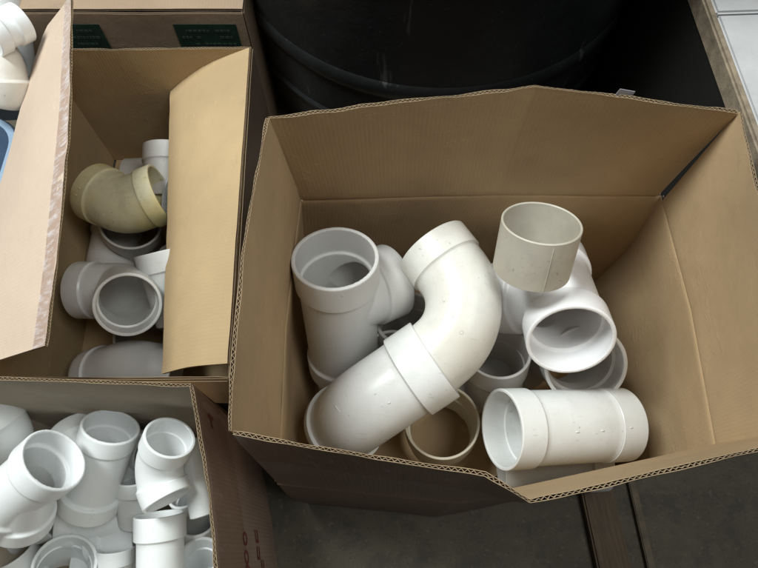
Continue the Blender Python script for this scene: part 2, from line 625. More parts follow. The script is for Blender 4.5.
def board(name, parent, rows, t=.0040, mats=None, flip=False, label=None, flutes=True, **kw):
    """rows run bottom to rim; the side of +normal (u x v) is the outside unless flip"""
    G, NM, vl, LU = grid_of(rows, **kw)
    nj, ni = len(G), len(G[0])
    sg = -1 if flip else 1
    verts = []; faces = []; mi = []; uvs = []
    tl = .00055
    def slab(o0, o1, j0, mat, offf=None):
        base = len(verts)
        njj = nj - j0
        for side in (0, 1):
            for j in range(j0, nj):
                for i in range(ni):
                    off = (o0, o1)[side] if offf is None else offf(i) + (-tl / 2, tl / 2)[side]
                    if flutes and vl[-1] - vl[j] < .012:
                        q_ = noise.noise(Vector((i * .035, kw.get('seed', 0) * 3.1, 5)))
                        off *= .90 + .45 * min(.3, max(-1, q_ * 1.6))
                        off += .0009 * noise.noise(Vector((i * .021, 9, kw.get('seed', 0) * 1.7)))
                    verts.append(G[j][i] + NM[j][i] * off * sg)
                    uvs.append((LU * i / (ni - 1), vl[j]))
        S = njj * ni
        q = lambda s, j, i: base + s * S + j * ni + i
        def f(*a):
            faces.append(a if not flip else a[::-1]); mi.append(mat)
        for j in range(njj - 1):
            for i in range(ni - 1):
                f(q(1, j, i), q(1, j, i + 1), q(1, j + 1, i + 1), q(1, j + 1, i))
                f(q(0, j, i), q(0, j + 1, i), q(0, j + 1, i + 1), q(0, j, i + 1))
        for i in range(ni - 1):
            faces.append((q(0, njj - 1, i), q(0, njj - 1, i + 1), q(1, njj - 1, i + 1), q(1, njj - 1, i))); mi.append(2)
            faces.append((q(0, 0, i), q(1, 0, i), q(1, 0, i + 1), q(0, 0, i + 1))); mi.append(2)
        for j in range(njj - 1):
            faces.append((q(0, j, 0), q(0, j + 1, 0), q(1, j + 1, 0), q(1, j, 0))); mi.append(2)
            faces.append((q(0, j, ni - 1), q(1, j, ni - 1), q(1, j + 1, ni - 1), q(0, j + 1, ni - 1))); mi.append(2)
    slab(-t / 2, -t / 2 + tl, 0, 0)
    slab(t / 2 - tl, t / 2, 0, 1)
    if flutes:
        amp = t / 2 - tl * 1.2
        jj = max(0, nj - 4)
        slab(0, 0, jj, 2, lambda i: (0, amp, 0, -amp)[i % 4] * (.72 + .5 * noise.noise(Vector((i * .09, kw.get('seed', 0), 1)))) + .0005 * noise.noise(Vector((i * .31, 4, kw.get('seed', 0)))))
    o = mesh_obj(name, verts, faces, mats or [M_IN, M_OUT, M_FLUTE], parent, midx=mi, smooth=True, uvs=uvs, sharp=50)
    if label: o['label'] = label
    return o

def strip(name, parent, rows, mat, off, thick=.00012, v0=0, v1=1, u0=0, u1=1, **kw):
    """thin film laid on a board: same surface, offset outward"""
    G, NM, vl, LU = grid_of(rows, du=.004, **kw)
    nj, ni = len(G), len(G[0])
    J = [j for j in range(nj) if v0 - 1e-6 <= vl[j] / vl[-1] <= v1 + 1e-6]
    I = [i for i in range(ni) if u0 <= i / (ni - 1) <= u1]
    verts = []; uvs = []; faces = []
    for j in J:
        for i in I:
            p = G[j][i] + NM[j][i] * (off + .0004 * noise.noise(G[j][i] * 120))
            verts.append(p); uvs.append((LU * i / (ni - 1), vl[j]))
    m = len(I)
    for a in range(len(J) - 1):
        for b in range(m - 1):
            faces.append((a * m + b, a * m + b + 1, (a + 1) * m + b + 1, (a + 1) * m + b))
    return mesh_obj(name, verts, faces, mat, parent, uvs=uvs)

def V(*a): return Vector(a)

# ------------------------------------------------------------------ bevelled box helper
def bevel_box(name, parent, lo, hi, mat, bev=.004, seg=2, rot=None):
    org = parent_origin(parent)
    bm = bmesh.new()
    bmesh.ops.create_cube(bm, size=1)
    lo, hi = Vector(lo), Vector(hi)
    c = (lo + hi) / 2; s = hi - lo
    for v in bm.verts: v.co = Vector((v.co.x * s.x, v.co.y * s.y, v.co.z * s.z))
    if bev: bmesh.ops.bevel(bm, geom=bm.edges[:], offset=bev, segments=seg, affect='EDGES')
    if rot:
        for v in bm.verts: v.co = rot @ v.co
    for v in bm.verts: v.co = v.co + c - org
    me = bpy.data.meshes.new(name)
    bm.to_mesh(me); bm.free()
    me.materials.append(mat)
    o = bpy.data.objects.new(name, me)
    COL.objects.link(o)
    if parent: o.parent = parent
    return o

# ================================================================== SETTING
def floor_material():
    m, nt, b, out = newmat('worn_concrete')
    o = N(nt, 'ShaderNodeTexCoord').outputs['Object']
    c = mix(nt, ramp(nt, noise_n(nt, o, 5, 7, .7), .38, .64), (.105, .092, .062), (.062, .053, .035))
    c = mix(nt, mul(nt, ramp(nt, noise_n(nt, o, 22, 7, .72), .50, .62), .65), c, (.05, .045, .034))
    c = mix(nt, mul(nt, ramp(nt, noise_n(nt, o, 110, 4, .7), .58, .66), .55), c, (.15, .135, .095))
    c = mix(nt, mul(nt, ramp(nt, noise_n(nt, o, 260, 2, .6), .62, .68), .7), c, (.03, .027, .02))
    nt.links.new(c, b.inputs['Base Color'])
    b.inputs['Roughness'].default_value = .7
    nt.links.new(bump(nt, noise_n(nt, o, 120, 6, .75), .6, .004), b.inputs['Normal'])
    return m
n = 60
vs = [(-6 + 12 * i / n, -6 + 12 * j / n, 0) for j in range(n + 1) for i in range(n + 1)]
fs = [(j * (n + 1) + i, j * (n + 1) + i + 1, (j + 1) * (n + 1) + i + 1, (j + 1) * (n + 1) + i) for j in range(n) for i in range(n)]
tag(mesh_obj('floor', vs, fs, floor_material()), kind='structure')

# wood batten on the floor in front of the large box
def wood():
    m, nt, b, out = newmat('old_wood')
    o = N(nt, 'ShaderNodeTexCoord').outputs['Object']
    mp = N(nt, 'ShaderNodeMapping'); mp.inputs['Scale'].default_value = (1, .06, 1)
    nt.links.new(o, mp.inputs['Vector'])
    f = noise_n(nt, mp.outputs[0], 240, 5, .65)
    c = mix(nt, ramp(nt, f, .35, .7), (.12, .082, .048), (.065, .044, .026))
    c = mix(nt, mul(nt, ramp(nt, noise_n(nt, o, 25, 5, .7), .5, .65), .6), c, (.06, .05, .035))
    nt.links.new(c, b.inputs['Base Color'])
    b.inputs['Roughness'].default_value = .8
    nt.links.new(bump(nt, f, .5, .002), b.inputs['Normal'])
    return m
M_WOOD = wood()
bt = bevel_box('wood_batten', None, (-.026, -.35, -.009), (.026, .35, .009), M_WOOD, .003)
bt.location = (.372, -.16, .0092); bt.rotation_euler = (0, 0, R(5))
tag(bt, 'brown wooden batten lying on the dark floor in front of the large box', 'batten')

for k, (x_, y_, L_, a_, lab_) in enumerate(((.455, -.10, .62, 4, 'thin pale wooden strip lying just right of the brown batten'),)):
    st_ = bevel_box('wood_strip', None, (-.006, -L_ / 2, -.005), (.006, L_ / 2, .005), plain('pale_wood', (.15, .12, .08), .8, 40, .5, .3), .0015)
    st_.location = (.425, y_, .0053); st_.rotation_euler = (0, 0, R(a_))
    tag(st_, lab_, 'strip')

# ================================================================== LARGE BOX
ZC, ZR = .32, .52
box = empty('cardboard_box', (.14, .26, 0))
tag(box, 'large open cardboard box with its flaps standing up, holding the big white pipe fittings', 'box', 'cardboard boxes of pipe fittings')
BL, BR = (-.109, .443), (.391, .450)
FRc, FLc = (.390, .112), (-.114, .072)
F1, F2 = (.090, .052), (.126, .058)
def rowz(pts, z): return [V(x, y, z) for x, y in pts]
# walls (bottom row, bulged middle row, crease row)
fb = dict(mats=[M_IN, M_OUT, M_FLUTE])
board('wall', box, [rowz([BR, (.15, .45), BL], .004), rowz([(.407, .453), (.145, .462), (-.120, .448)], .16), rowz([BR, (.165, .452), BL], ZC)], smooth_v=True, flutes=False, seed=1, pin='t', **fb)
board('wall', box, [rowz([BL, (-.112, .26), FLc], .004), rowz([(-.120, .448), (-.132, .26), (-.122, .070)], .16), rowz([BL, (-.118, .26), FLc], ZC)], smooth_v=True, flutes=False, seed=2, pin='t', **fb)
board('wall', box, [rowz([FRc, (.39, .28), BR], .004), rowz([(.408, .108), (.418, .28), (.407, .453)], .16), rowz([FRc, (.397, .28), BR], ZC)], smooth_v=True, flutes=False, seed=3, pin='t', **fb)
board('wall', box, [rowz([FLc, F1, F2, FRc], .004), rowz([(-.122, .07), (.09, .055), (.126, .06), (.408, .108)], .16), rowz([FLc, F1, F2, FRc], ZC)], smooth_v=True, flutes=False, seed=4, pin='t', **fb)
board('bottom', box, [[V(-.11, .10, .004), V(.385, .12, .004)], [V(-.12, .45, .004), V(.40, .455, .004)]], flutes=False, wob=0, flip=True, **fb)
# flaps
kb = Z(268, 118, ZR); kc = Z(535, 86, .528); kd = Z(738, 112, ZR)
c_mid = Z(506, 178, ZC + .004)
board('flap', box, [[V(*BR, ZC) + V(-.006, 0, .001), V(.165, .452, ZC), V(*BL, ZC) + V(.003, 0, .001)],
                    [kd.lerp(V(*BR, ZC), .5) + V(0, .004, 0), kc.lerp(V(.165, .452, ZC), .5) + V(0, .006, 0), kb.lerp(V(*BL, ZC), .5) + V(0, .003, 0)],
                    [kd, kc, kb]], seed=5, crush=.0016, pin='b', wob=.002, smooth_v=True,
      **fb)
lf = Z(230, 431, ZR)
lm = Z(243, 250, ZR + .002)
board('flap', box, [[V(*BL, ZC), V(-.118, .26, ZC), V(*FLc, ZC)],
                    [kb, lm, lf]], seed=6, crush=.0016, pin='b', wob=.0025, smooth_u=True, **fb)
rf = V(.381, .098, ZR)
board('flap', box, [[V(*FRc, ZC), V(.397, .28, ZC), V(*BR, ZC) + V(0, -.010, .001)],
                    [rf, Z(758, 190, ZR + .001), kd + V(.002, 0, 0)]], seed=7, crush=.0016, pin='b', wob=.0025, **fb)
f0 = Z(233, 433, ZR); f1 = Z(485, 474, ZR + .001); f2 = Z(530, 502, ZR - .002); f3 = Z(758, 448, ZR)
frows = [[V(*FLc, ZC), V(*F1, ZC), V(*F2, ZC), V(.30, .093, ZC), V(*FRc, ZC)],
         [f0, f1, f2, f3, rf + V(-.002, -.004, 0)]]
ff = board('flap', box, frows, seed=8, crush=.0016, pin='b', wob=.0015, label='front flap, kinked near its middle and taped outside', **fb)
strip('tape', ff, frows, M_TAPE, .0026, v0=.55, v1=1, seed=8, wob=.0015)
# small scrap of white tape stuck to the back flap's rim
p = Z(623, 99, ZR + .003)
vs = [p + V(-.0115, .003, -.012), p + V(.009, .003, -.016), p + V(.0115, .0045, .006), p + V(-.006, .0045, .010),
      p + V(-.0115, .0036, -.012), p + V(.009, .0036, -.016), p + V(.0115, .0051, .006), p + V(-.006, .0051, .010)]
mesh_obj('paper_scrap', vs, [(3, 2, 1, 0), (4, 5, 6, 7), (0, 1, 5, 4), (1, 2, 6, 5), (2, 3, 7, 6), (3, 0, 4, 7)],
         plain('white_paper', (.33, .33, .37), .6), box, smooth=False)

# ------------------------------------------------------------------ fittings in the large box
GB = 'large white pipe fittings in the big box'
w = .0055
def hub(r=.058, l=.042): return (r, l)

# upright wye by the left wall
A0 = D(335, 257, .770)
A1 = far(A0, 345, 364, .245)
AJ = A0.lerp(A1, .36)
AB = far(AJ, 392, 280, .092, 1)
junction('pipe_wye', 'greyish white wye fitting standing upright against the left wall of the large box', 'pipe fitting', GB,
         [([A0, A1], .05, hub(.0568, .046), hub(.0568, .036), .0525), ([AJ, AB], .05, 'in', hub(.055, .04), .051)], w, P_GREY)
AD = (A1 - A0).normalized()
pipe('pipe_stub', 'greyish pipe stub plugged into the lower end of the upright wye', 'pipe fitting', GB,
     [A1 - AD * .03, A1 + AD * .05], .0475, .005, None, None, P_GREYB)
# yellowed elbow
B0 = D(432, 247, .832); B1 = D(484, 314, .790); B2 = D(420, 370, .795)
pipe('pipe_elbow', 'large off-white right-angle elbow plugged into the bright white bend, facing up at the back', 'pipe fitting', GB,
     [B0, B1, B2], .0505, w, (.0535, .036), None, P_OFF, rad=.078, extra=((.196, .0012, .0012),),
     marks=((.12, .25, 'ring', .003), (.135, -.1, 'ring', .0022), (.10, .5, 'rib', (.005, .003))))
# bright white 45 bend
D0 = D(435, 359, .795); D1 = D(362, 408, .800); D2 = D(343, 425, .868)
pipe('pipe_bend', 'glossy white bend lying against the front flap, its hub gripping the off-white elbow', 'pipe fitting', GB,
     [D0, D1, D2], .0535, w, (.0585, .043), (.0585, .016), P_WHITE, rad=.06,
     marks=((.115, .35, 'bar', (.012, .0028)), (.075, -.25, 'rib', (.004, .002)), (.083, .1, 'rib', (.003, .002))))
# beige coupling standing at the back
E0 = D(542, 222, .715)
E1 = far(E0, 531, 269, .070)
pipe('pipe_coupling', 'beige short coupling standing tilted on the white tee near the back', 'pipe fitting', GB,
     [E0, E1], .0480, .0030, None, None, P_BEIGE, marks=((.040, -.42, 'seam', (.070, .0007)),))
# bright tee
T0 = D(571, 341, .765)
T1 = far(T0, 548, 262, .185)
TJ = T0.lerp(T1, .52)
TB = far(TJ, 503, 297, .086, 1)
junction('pipe_tee', 'bright white tee with its wide mouth facing out, under the beige coupling', 'pipe fitting', GB,
         [([T0, T1], .05, hub(.0565, .04), hub(.0565, .04), .0515), ([TJ, TB], .05, 'in', hub(.0545, .030), .049)], w, P_BRIGHT)
TD = (TB - TJ).normalized()
pipe('pipe_bushing', 'ringed white bushing plugged into the side mouth of the bright tee', 'pipe fitting', GB,
     [TB - TD * .022, TB + TD * .016], .0475, .004, None, (.0515, .008), P_BRIGHT, extra=((.025, .002, .002),))
# grimy cup under tee
G0 = D(498, 350, .875)
G1 = far(G0, 492, 385, .10)
pipe('pipe_coupling', 'dusty grey coupling with a grimy mouth between off-white elbow and tee', 'pipe fitting', GB,
     [G0, G1], .0455, .0045, (.0485, .04), None, P_GREYB)
# hub below the tee at right
H0 = D(586, 366, .850)
H1 = D(573, 352, .915); H2 = D(552, 350, .985)
pipe('pipe_elbow', 'pale grey elbow half hidden under the bright tee, by the right wall', 'pipe fitting', GB,
     [H0, H1, H2], .053, w, (.0585, .035), None, P_GREY, rad=.04)
# lying coupling
I0 = D(501, 429, .800)
I1 = D(622, 424, .865)
LI = (I1 - I0).length
pipe('pipe_coupling', 'long white repair coupling lying on its side at the front right, scuffed', 'pipe fitting', GB,
     [I0, I1], .0505, .0048, (.0535, .037), (.0520, .040), P_WHITE,
     marks=((LI * .42, .15, 'rib', (.006, .003)), (LI * .62, .15, 'rib', (.006, .003)), (LI * .85, .1, 'rib', (.005, .002), .052)))
# beige cup at the front
J0 = D(442, 421, .880)
J1 = far(J0, 440, 436, .105)
pipe('pipe_coupling', 'stained beige coupling standing upright behind the front flap, mouth up', 'pipe fitting', GB,
     [J0, J1], .0515, .0040, (.0555, .05), None, P_BEIGE2)
# lower layer
K0 = D(500, 464, .93); K1 = D(603, 458, .93)
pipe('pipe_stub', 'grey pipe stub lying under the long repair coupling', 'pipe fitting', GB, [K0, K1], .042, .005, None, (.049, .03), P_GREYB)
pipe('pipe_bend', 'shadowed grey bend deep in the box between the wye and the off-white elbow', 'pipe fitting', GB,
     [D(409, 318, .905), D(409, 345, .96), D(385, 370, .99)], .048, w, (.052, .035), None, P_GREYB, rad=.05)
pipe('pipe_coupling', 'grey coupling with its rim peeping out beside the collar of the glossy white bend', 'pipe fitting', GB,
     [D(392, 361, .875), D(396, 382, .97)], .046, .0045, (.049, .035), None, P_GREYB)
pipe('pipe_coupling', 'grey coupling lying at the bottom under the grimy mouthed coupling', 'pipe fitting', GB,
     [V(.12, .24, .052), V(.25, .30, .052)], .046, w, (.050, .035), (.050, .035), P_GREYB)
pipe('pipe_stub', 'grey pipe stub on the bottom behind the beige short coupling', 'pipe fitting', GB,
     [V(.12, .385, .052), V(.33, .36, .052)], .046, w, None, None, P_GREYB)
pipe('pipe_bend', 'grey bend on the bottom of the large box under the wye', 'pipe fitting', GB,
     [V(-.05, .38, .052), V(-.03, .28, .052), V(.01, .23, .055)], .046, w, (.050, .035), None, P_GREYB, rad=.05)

# ================================================================== UPPER LEFT BOX
Z2 = .30
box2 = empty('cardboard_box', (-.37, .46, 0))
tag(box2, 'narrow cardboard box at the upper left with two long flaps leaning in over yellowed fittings', 'box', 'cardboard boxes of pipe fittings')
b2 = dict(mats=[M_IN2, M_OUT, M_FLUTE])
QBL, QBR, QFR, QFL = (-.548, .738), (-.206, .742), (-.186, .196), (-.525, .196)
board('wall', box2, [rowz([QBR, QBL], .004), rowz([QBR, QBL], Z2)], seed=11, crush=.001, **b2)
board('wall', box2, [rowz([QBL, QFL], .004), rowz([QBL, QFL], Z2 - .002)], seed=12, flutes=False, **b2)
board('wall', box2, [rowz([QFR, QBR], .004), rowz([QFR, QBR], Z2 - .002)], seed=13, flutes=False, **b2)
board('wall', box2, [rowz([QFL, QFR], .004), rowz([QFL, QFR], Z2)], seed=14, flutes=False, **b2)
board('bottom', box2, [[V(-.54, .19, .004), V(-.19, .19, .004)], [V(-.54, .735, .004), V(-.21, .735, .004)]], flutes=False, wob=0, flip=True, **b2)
# left flap leaning in over the box, pale outside up, tape along its free edge
lrows = [[V(-.530, .200, Z2 + .001), V(-.540, .44, Z2 + .001), V(-.548, .70, Z2 + .001)],
         [Z(0, 362, .325).lerp(V(-.45, .205, .35), .5), V(-.478, .45, .350), V(-.512, .736, .345)],
         [Z(46, 346, .393), Z(68, 150, .397), Z(72, -3, .400)]]
lfl = board('flap', box2, lrows, mats=[M_IN2, M_OUT2, M_FLUTE], flip=True, seed=15, crush=.001, smooth_u=True, wob=.002,
            label='pale left flap leaning inward with wrinkled clear tape along its edge')
strip('tape', lfl, lrows, M_TAPE2, -.0026, v0=.80, v1=1, seed=15, smooth_u=True, wob=.002)
# right flap, folded down into the box
rrows = [[V(-.208, .740, Z2 + .001), V(-.199, .47, Z2 + .001), V(-.189, .215, Z2 + .001)],
         [V(-.290, .742, .262), V(-.268, .468, .268), V(-.249, .222, .262)],
         [Z(171, 92, .205), Z(168, 230, .205), Z(163, 374, .21)]]
board('flap', box2, rrows, mats=[M_IN2, M_OUT2 if False else kraft('kraft_outside_golden', (.45, .325, .215), rough=.7, stain=.12, dark=.9), M_FLUTE], flip=False, seed=16,
      wob=.0018, smooth_v=True, label='right flap folded down into the box')
# front flap folded outward
board('flap', box2, [[V(-.524, .193, Z2 + .003), V(-.187, .193, Z2 + .006)], [V(-.524, .181, .255), V(-.184, .180, .24)]], mats=[M_IN2, M_IN2, M_FLUTE], seed=17, wob=.001)

G2 = 'medium pipe fittings in the upper left box'
w2 = .0045
pipe('pipe_elbow', 'yellowed elbow lying across the upper left box', 'pipe fitting', G2,
     [D(95, 192, 1.005), D(127, 207, .985), D(163, 193, .985)], .0475, w2, (.0500, .026), (.0500, .026), P_YELLOW, rad=.05,
     marks=((.015, .1, 'rib', (.004, .003), .05), (.012, .35, 'rib', (.004, .003), .05), (.06, .5, 'ring', .002)))
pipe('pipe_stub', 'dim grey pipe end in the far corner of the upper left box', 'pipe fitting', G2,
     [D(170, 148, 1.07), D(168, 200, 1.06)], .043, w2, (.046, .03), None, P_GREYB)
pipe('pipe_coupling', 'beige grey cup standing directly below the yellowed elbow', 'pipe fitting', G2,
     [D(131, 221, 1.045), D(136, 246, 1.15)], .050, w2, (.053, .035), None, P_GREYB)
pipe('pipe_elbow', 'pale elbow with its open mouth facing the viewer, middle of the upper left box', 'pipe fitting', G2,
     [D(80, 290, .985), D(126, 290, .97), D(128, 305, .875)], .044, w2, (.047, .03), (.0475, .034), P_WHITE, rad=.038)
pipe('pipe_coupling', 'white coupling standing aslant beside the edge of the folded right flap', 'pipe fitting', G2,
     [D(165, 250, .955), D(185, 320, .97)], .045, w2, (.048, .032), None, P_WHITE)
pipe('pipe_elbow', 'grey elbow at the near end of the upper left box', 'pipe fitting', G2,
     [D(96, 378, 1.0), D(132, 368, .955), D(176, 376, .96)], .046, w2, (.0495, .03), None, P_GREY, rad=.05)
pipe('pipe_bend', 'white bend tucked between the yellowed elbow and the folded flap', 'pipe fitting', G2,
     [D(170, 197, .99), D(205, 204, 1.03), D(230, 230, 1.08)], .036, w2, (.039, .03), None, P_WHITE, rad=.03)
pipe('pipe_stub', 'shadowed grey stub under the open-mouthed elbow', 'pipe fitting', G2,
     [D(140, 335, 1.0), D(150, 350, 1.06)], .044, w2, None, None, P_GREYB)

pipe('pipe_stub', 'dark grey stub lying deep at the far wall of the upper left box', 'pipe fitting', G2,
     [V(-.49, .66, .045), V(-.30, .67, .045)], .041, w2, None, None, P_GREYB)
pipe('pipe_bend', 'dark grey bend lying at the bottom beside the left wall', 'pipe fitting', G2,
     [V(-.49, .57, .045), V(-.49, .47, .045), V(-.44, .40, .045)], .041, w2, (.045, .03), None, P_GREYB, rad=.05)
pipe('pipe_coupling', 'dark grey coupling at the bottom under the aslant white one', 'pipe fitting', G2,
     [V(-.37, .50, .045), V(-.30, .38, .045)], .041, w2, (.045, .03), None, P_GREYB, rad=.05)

# ================================================================== LOWER LEFT BOX
Z3 = .38
box3 = empty('cardboard_box', (-.33, -.02, 0))
tag(box3, 'cardboard box at the lower left, worn brown outside, packed with small glossy fittings', 'box', 'cardboard boxes of pipe fittings')
b3 = dict(mats=[M_IN3, M_OUT3, M_FLUTE])
tBL = Z(-80, 376, Z3); tBR = Z(191, 385, Z3); tFR = Z(215, 568, Z3)
dirn = (tFR - tBR).normalized()
tF = tBR + dirn * .40
tM1 = Z(203, 455, Z3 - .002); tM2 = Z(212, 530, Z3)
def at0(v, z=.004, dx=0, dy=0): return V(v.x + dx, v.y + dy, z)
board('wall', box3, [[at0(tBR), at0(tBL)], [at0(tBR, .2, 0, .004), at0(tBL, .2)], [tBR, Z(60, 379, Z3 + .001), tBL][::2]], seed=21, crush=.0015, **b3)
rw = [[at0(tF), at0(tFR), at0(tM2), at0(tM1), at0(tBR)], [at0(tF, .2, .004), at0(tFR, .2, .006), at0(tM2, .2, .006), at0(tM1, .2, .005), at0(tBR, .2)], [tF, tFR, tM2, tM1, tBR]]
w3 = board('wall', box3, rw, seed=22, crush=.0015, wob=.0035, smooth_v=True, label='right wall, worn and taped outside with faded red print', **b3)
strip('tape', w3, rw, M_TAPE, .0028, v0=.62, v1=.99, seed=22, wob=.0035, smooth_v=True)
board('wall', box3, [[at0(tBL), at0(tBL, .004, .02, -.42)], [tBL, tBL + V(.02, -.42, 0)]], seed=23, **b3)
board('wall', box3, [[at0(tBL, .004, .02, -.42), at0(tF)], [tBL + V(.02, -.42, 0), tF]], seed=24, **b3)
board('bottom', box3, [[at0(tBL, .004, .02, -.42), at0(tF, .004)], [at0(tBL, .004), at0(tBR, .004)]], flutes=False, wob=0, flip=True, **b3)

# faded red print on the right wall of the lower left box: ring-shaped characters and strokes
M_RED = plain('faded_red_ink', (.28, .06, .05), .6, 160, .5)
GR = grid_of(rw, du=.004, seed=22, wob=.0035, smooth_v=True)
def wall_pt(px, py, push=.00235):
    best = None
    for j, row in enumerate(GR[0]):
        for i, p in enumerate(row):
            q = p - CP
            d_ = q.dot(FW)
            if d_ <= 0: continue
            x = 379 + 600 * q.x / d_; y = 284 - 600 * q.dot(UP) / d_
            e = (x - px) ** 2 + (y - py) ** 2
            if best is None or e < best[0]: best = (e, j, i)
    _, j, i = best
    return j, i
def print_shape(cx_, cy_, polys, scale, name):
    j, i = wall_pt(cx_, cy_)
    G_, NM_, vl_, LU_ = GR
    o_ = G_[j][i]; nn = NM_[j][i]
    eu = (G_[j][min(i + 3, len(G_[0]) - 1)] - G_[j][max(i - 3, 0)]).normalized()
    ev = nn.cross(eu).normalized()
    vs = []; fs = []
    for (outer, inner) in polys:
        n_ = len(outer); b_ = len(vs)
        for h_ in (.0027, .0029):
            for (x, y) in outer: vs.append(o_ + eu * x * scale + ev * y * scale + nn * h_)
            for (x, y) in inner: vs.append(o_ + eu * x * scale + ev * y * scale + nn * h_)
        for k in range(n_):
            k2 = (k + 1) % n_
            fs.append((b_ + 2 * n_ + k, b_ + 2 * n_ + k2, b_ + 3 * n_ + k2, b_ + 3 * n_ + k))
            fs.append((b_ + k, b_ + n_ + k, b_ + n_ + k2, b_ + k2))
    mesh_obj(name, vs, fs, M_RED, w3, smooth=False)
def ring_poly(rx, ry, t_, n_=24):
    return ([(rx * math.cos(2 * PI * k / n_), ry * math.sin(2 * PI * k / n_)) for k in range(n_)],
            [((rx - t_) * math.cos(2 * PI * k / n_), (ry - t_) * math.sin(2 * PI * k / n_)) for k in range(n_)])
def bar_poly(x0, y0, x1, y1):
    mx_, my_ = (x0 + x1) / 2, (y0 + y1) / 2
    return ([(x0, y0), (x1, y0), (x1, y1), (x0, y1)], [(mx_, my_)] * 4)
for (qx, qy) in ((244, 540), (246, 556), (248, 572)):
    print_shape(qx, qy, [ring_poly(.008, .010, .0032)], 1, 'printed_character')
for (qx, qy) in ((256, 536), (258, 553), (260, 568)):
    print_shape(qx, qy, [bar_poly(-.008, -.009, -.004, .009), bar_poly(-.0042, .005, .008, .009), bar_poly(-.0042, -.009, .008, -.005)], 1, 'printed_character')
print_shape(209, 418, [bar_poly(-.013, -.002, .012, .003), bar_poly(-.002, -.012, .003, .012)], 1, 'printed_smudge')

G3 = 'small glossy fittings in the lower left box'
w4 = .0042
def h3(r=.0385, l=.026): return (r, l)
a0 = D(55, 459, .700)
a1 = far(a0, -8, 512, .125)
aj = a0.lerp(a1, .45)
junction('pipe_wye', 'glossy white wye with the largest mouth facing up, nearest the left edge', 'pipe fitting', G3,
         [([a0, a1], .05, h3(.0400, .028), h3(.040, .028), .0355), ([aj, far(aj, 20, 520, .075, 1)], .05, 'in', h3(.039, .024), .035)], w4, P_COOL)
b0 = D(111, 426, .785)
b1 = far(b0, 88, 506, .135)
bj = b0.lerp(b1, .62)
junction('pipe_wye', 'white wye standing behind and right of the largest mouth, second mouth tilted away', 'pipe fitting', G3,
         [([b0, b1], .05, h3(.0370, .026), h3(.040, .026), .0345), ([bj, far(bj, 74, 428, .085, 1)], .05, 'in', h3(.035, .022), .032)], w4, P_COOL)
pipe('pipe_bend', 'two-mouthed white bend, one mouth up, one down, inside the worn right wall', 'pipe fitting', G3,
     [D(170, 437, .735), D(155, 470, .765), D(168, 500, .752)], .0290, w4, (.0315, .024), (.0315, .022), P_COOL, rad=.04)
pipe('pipe_coupling', 'shiny coupling standing below the two-mouthed bend', 'pipe fitting', G3,
     [D(160, 514, .80), D(161, 600, .78)], .0300, w4, (.0335, .03), None, P_COOL, rad=.04)
pipe('pipe_elbow', 'small white elbow in the near right corner of the lower left box', 'pipe fitting', G3,
     [D(200, 556, .80), D(205, 580, .84), D(240, 600, .86)][:2] + [D(190, 610, .84)], .0250, w4, (.028, .022), None, P_COOL2, rad=.03)
pipe('pipe_stub', 'slim white pipe leaning on the inside of the right wall', 'pipe fitting', G3,
     [D(187, 440, .80), D(202, 516, .78)], .0150, .003, None, None, P_COOL2)
pipe('pipe_coupling', 'white cup with its open mouth at the bottom edge, under the largest wye', 'pipe fitting', G3,
     [D(65, 564, .79), D(62, 590, .86)], .0370, w4, (.0395, .03), None, P_COOL)
pipe('pipe_coupling', 'ribbed white coupling between the bottom cup and the shiny coupling', 'pipe fitting', G3,
     [D(115, 548, .83), D(114, 610, .82)], .0230, w4, (.026, .02), None, P_COOL2, extra=((.04, .0012, .003),))
pipe('pipe_elbow', 'greyish elbow in the far left part of the lower left box', 'pipe fitting', G3,
     [D(-15, 415, .80), D(10, 425, .80), D(2, 462, .83)], .0330, w4, (.036, .025), None, P_COOL2, rad=.04)
pipe('pipe_stub', 'dim stub behind the two upright wyes, at the back wall', 'pipe fitting', G3,
     [D(146, 414, .86), D(140, 440, .93)], .0300, w4, (.033, .024), None, P_COOL2)
pipe('pipe_coupling', 'greyish coupling lying under the second wye', 'pipe fitting', G3,
     [D(60, 522, .85), D(125, 520, .87)], .0330, w4, (.036, .024), None, P_COOL2)
pipe('pipe_elbow', 'lower elbow lying under the largest wye at the left edge', 'pipe fitting', G3,
     [D(52, 512, .84), D(10, 526, .83), D(-20, 560, .83)], .0330, w4, (.036, .024), None, P_COOL2, rad=.04)
pipe('pipe_stub', 'short stub beside the right wall above the corner elbow', 'pipe fitting', G3,
     [D(196, 520, .84), D(198, 560, .88)], .0250, w4, (.028, .024), None, P_COOL2)

for pts_, r_, hb_, nm_, lb_ in (
    ([D(134, 474, .83), D(138, 520, .85)], .026, (.029, .022), 'pipe_coupling', 'narrow white coupling in the gap between the standing wye and the two-mouthed bend'),
    ([D(92, 538, .86), D(140, 536, .86)], .028, (.031, .022), 'pipe_coupling', 'white coupling lying crosswise above the ribbed coupling'),
    ([D(8, 552, .82), D(30, 590, .84)], .032, (.035, .024), 'pipe_coupling', 'white coupling with a tilted mouth in the bottom left corner of the photo'),
    ([D(146, 452, .87), D(120, 446, .88), D(112, 470, .90)], .026, (.029, .022), 'pipe_elbow', 'shaded white elbow behind the two-mouthed bend'),
    ([D(186, 492, .85), D(196, 508, .87), D(190, 545, .9)], .024, (.027, .02), 'pipe_elbow', 'tiny elbow below the slim leaning pipe')):
    pipe(nm_, lb_, 'pipe fitting', G3, pts_, r_, w4, hb_, None, P_COOL2, rad=.035)
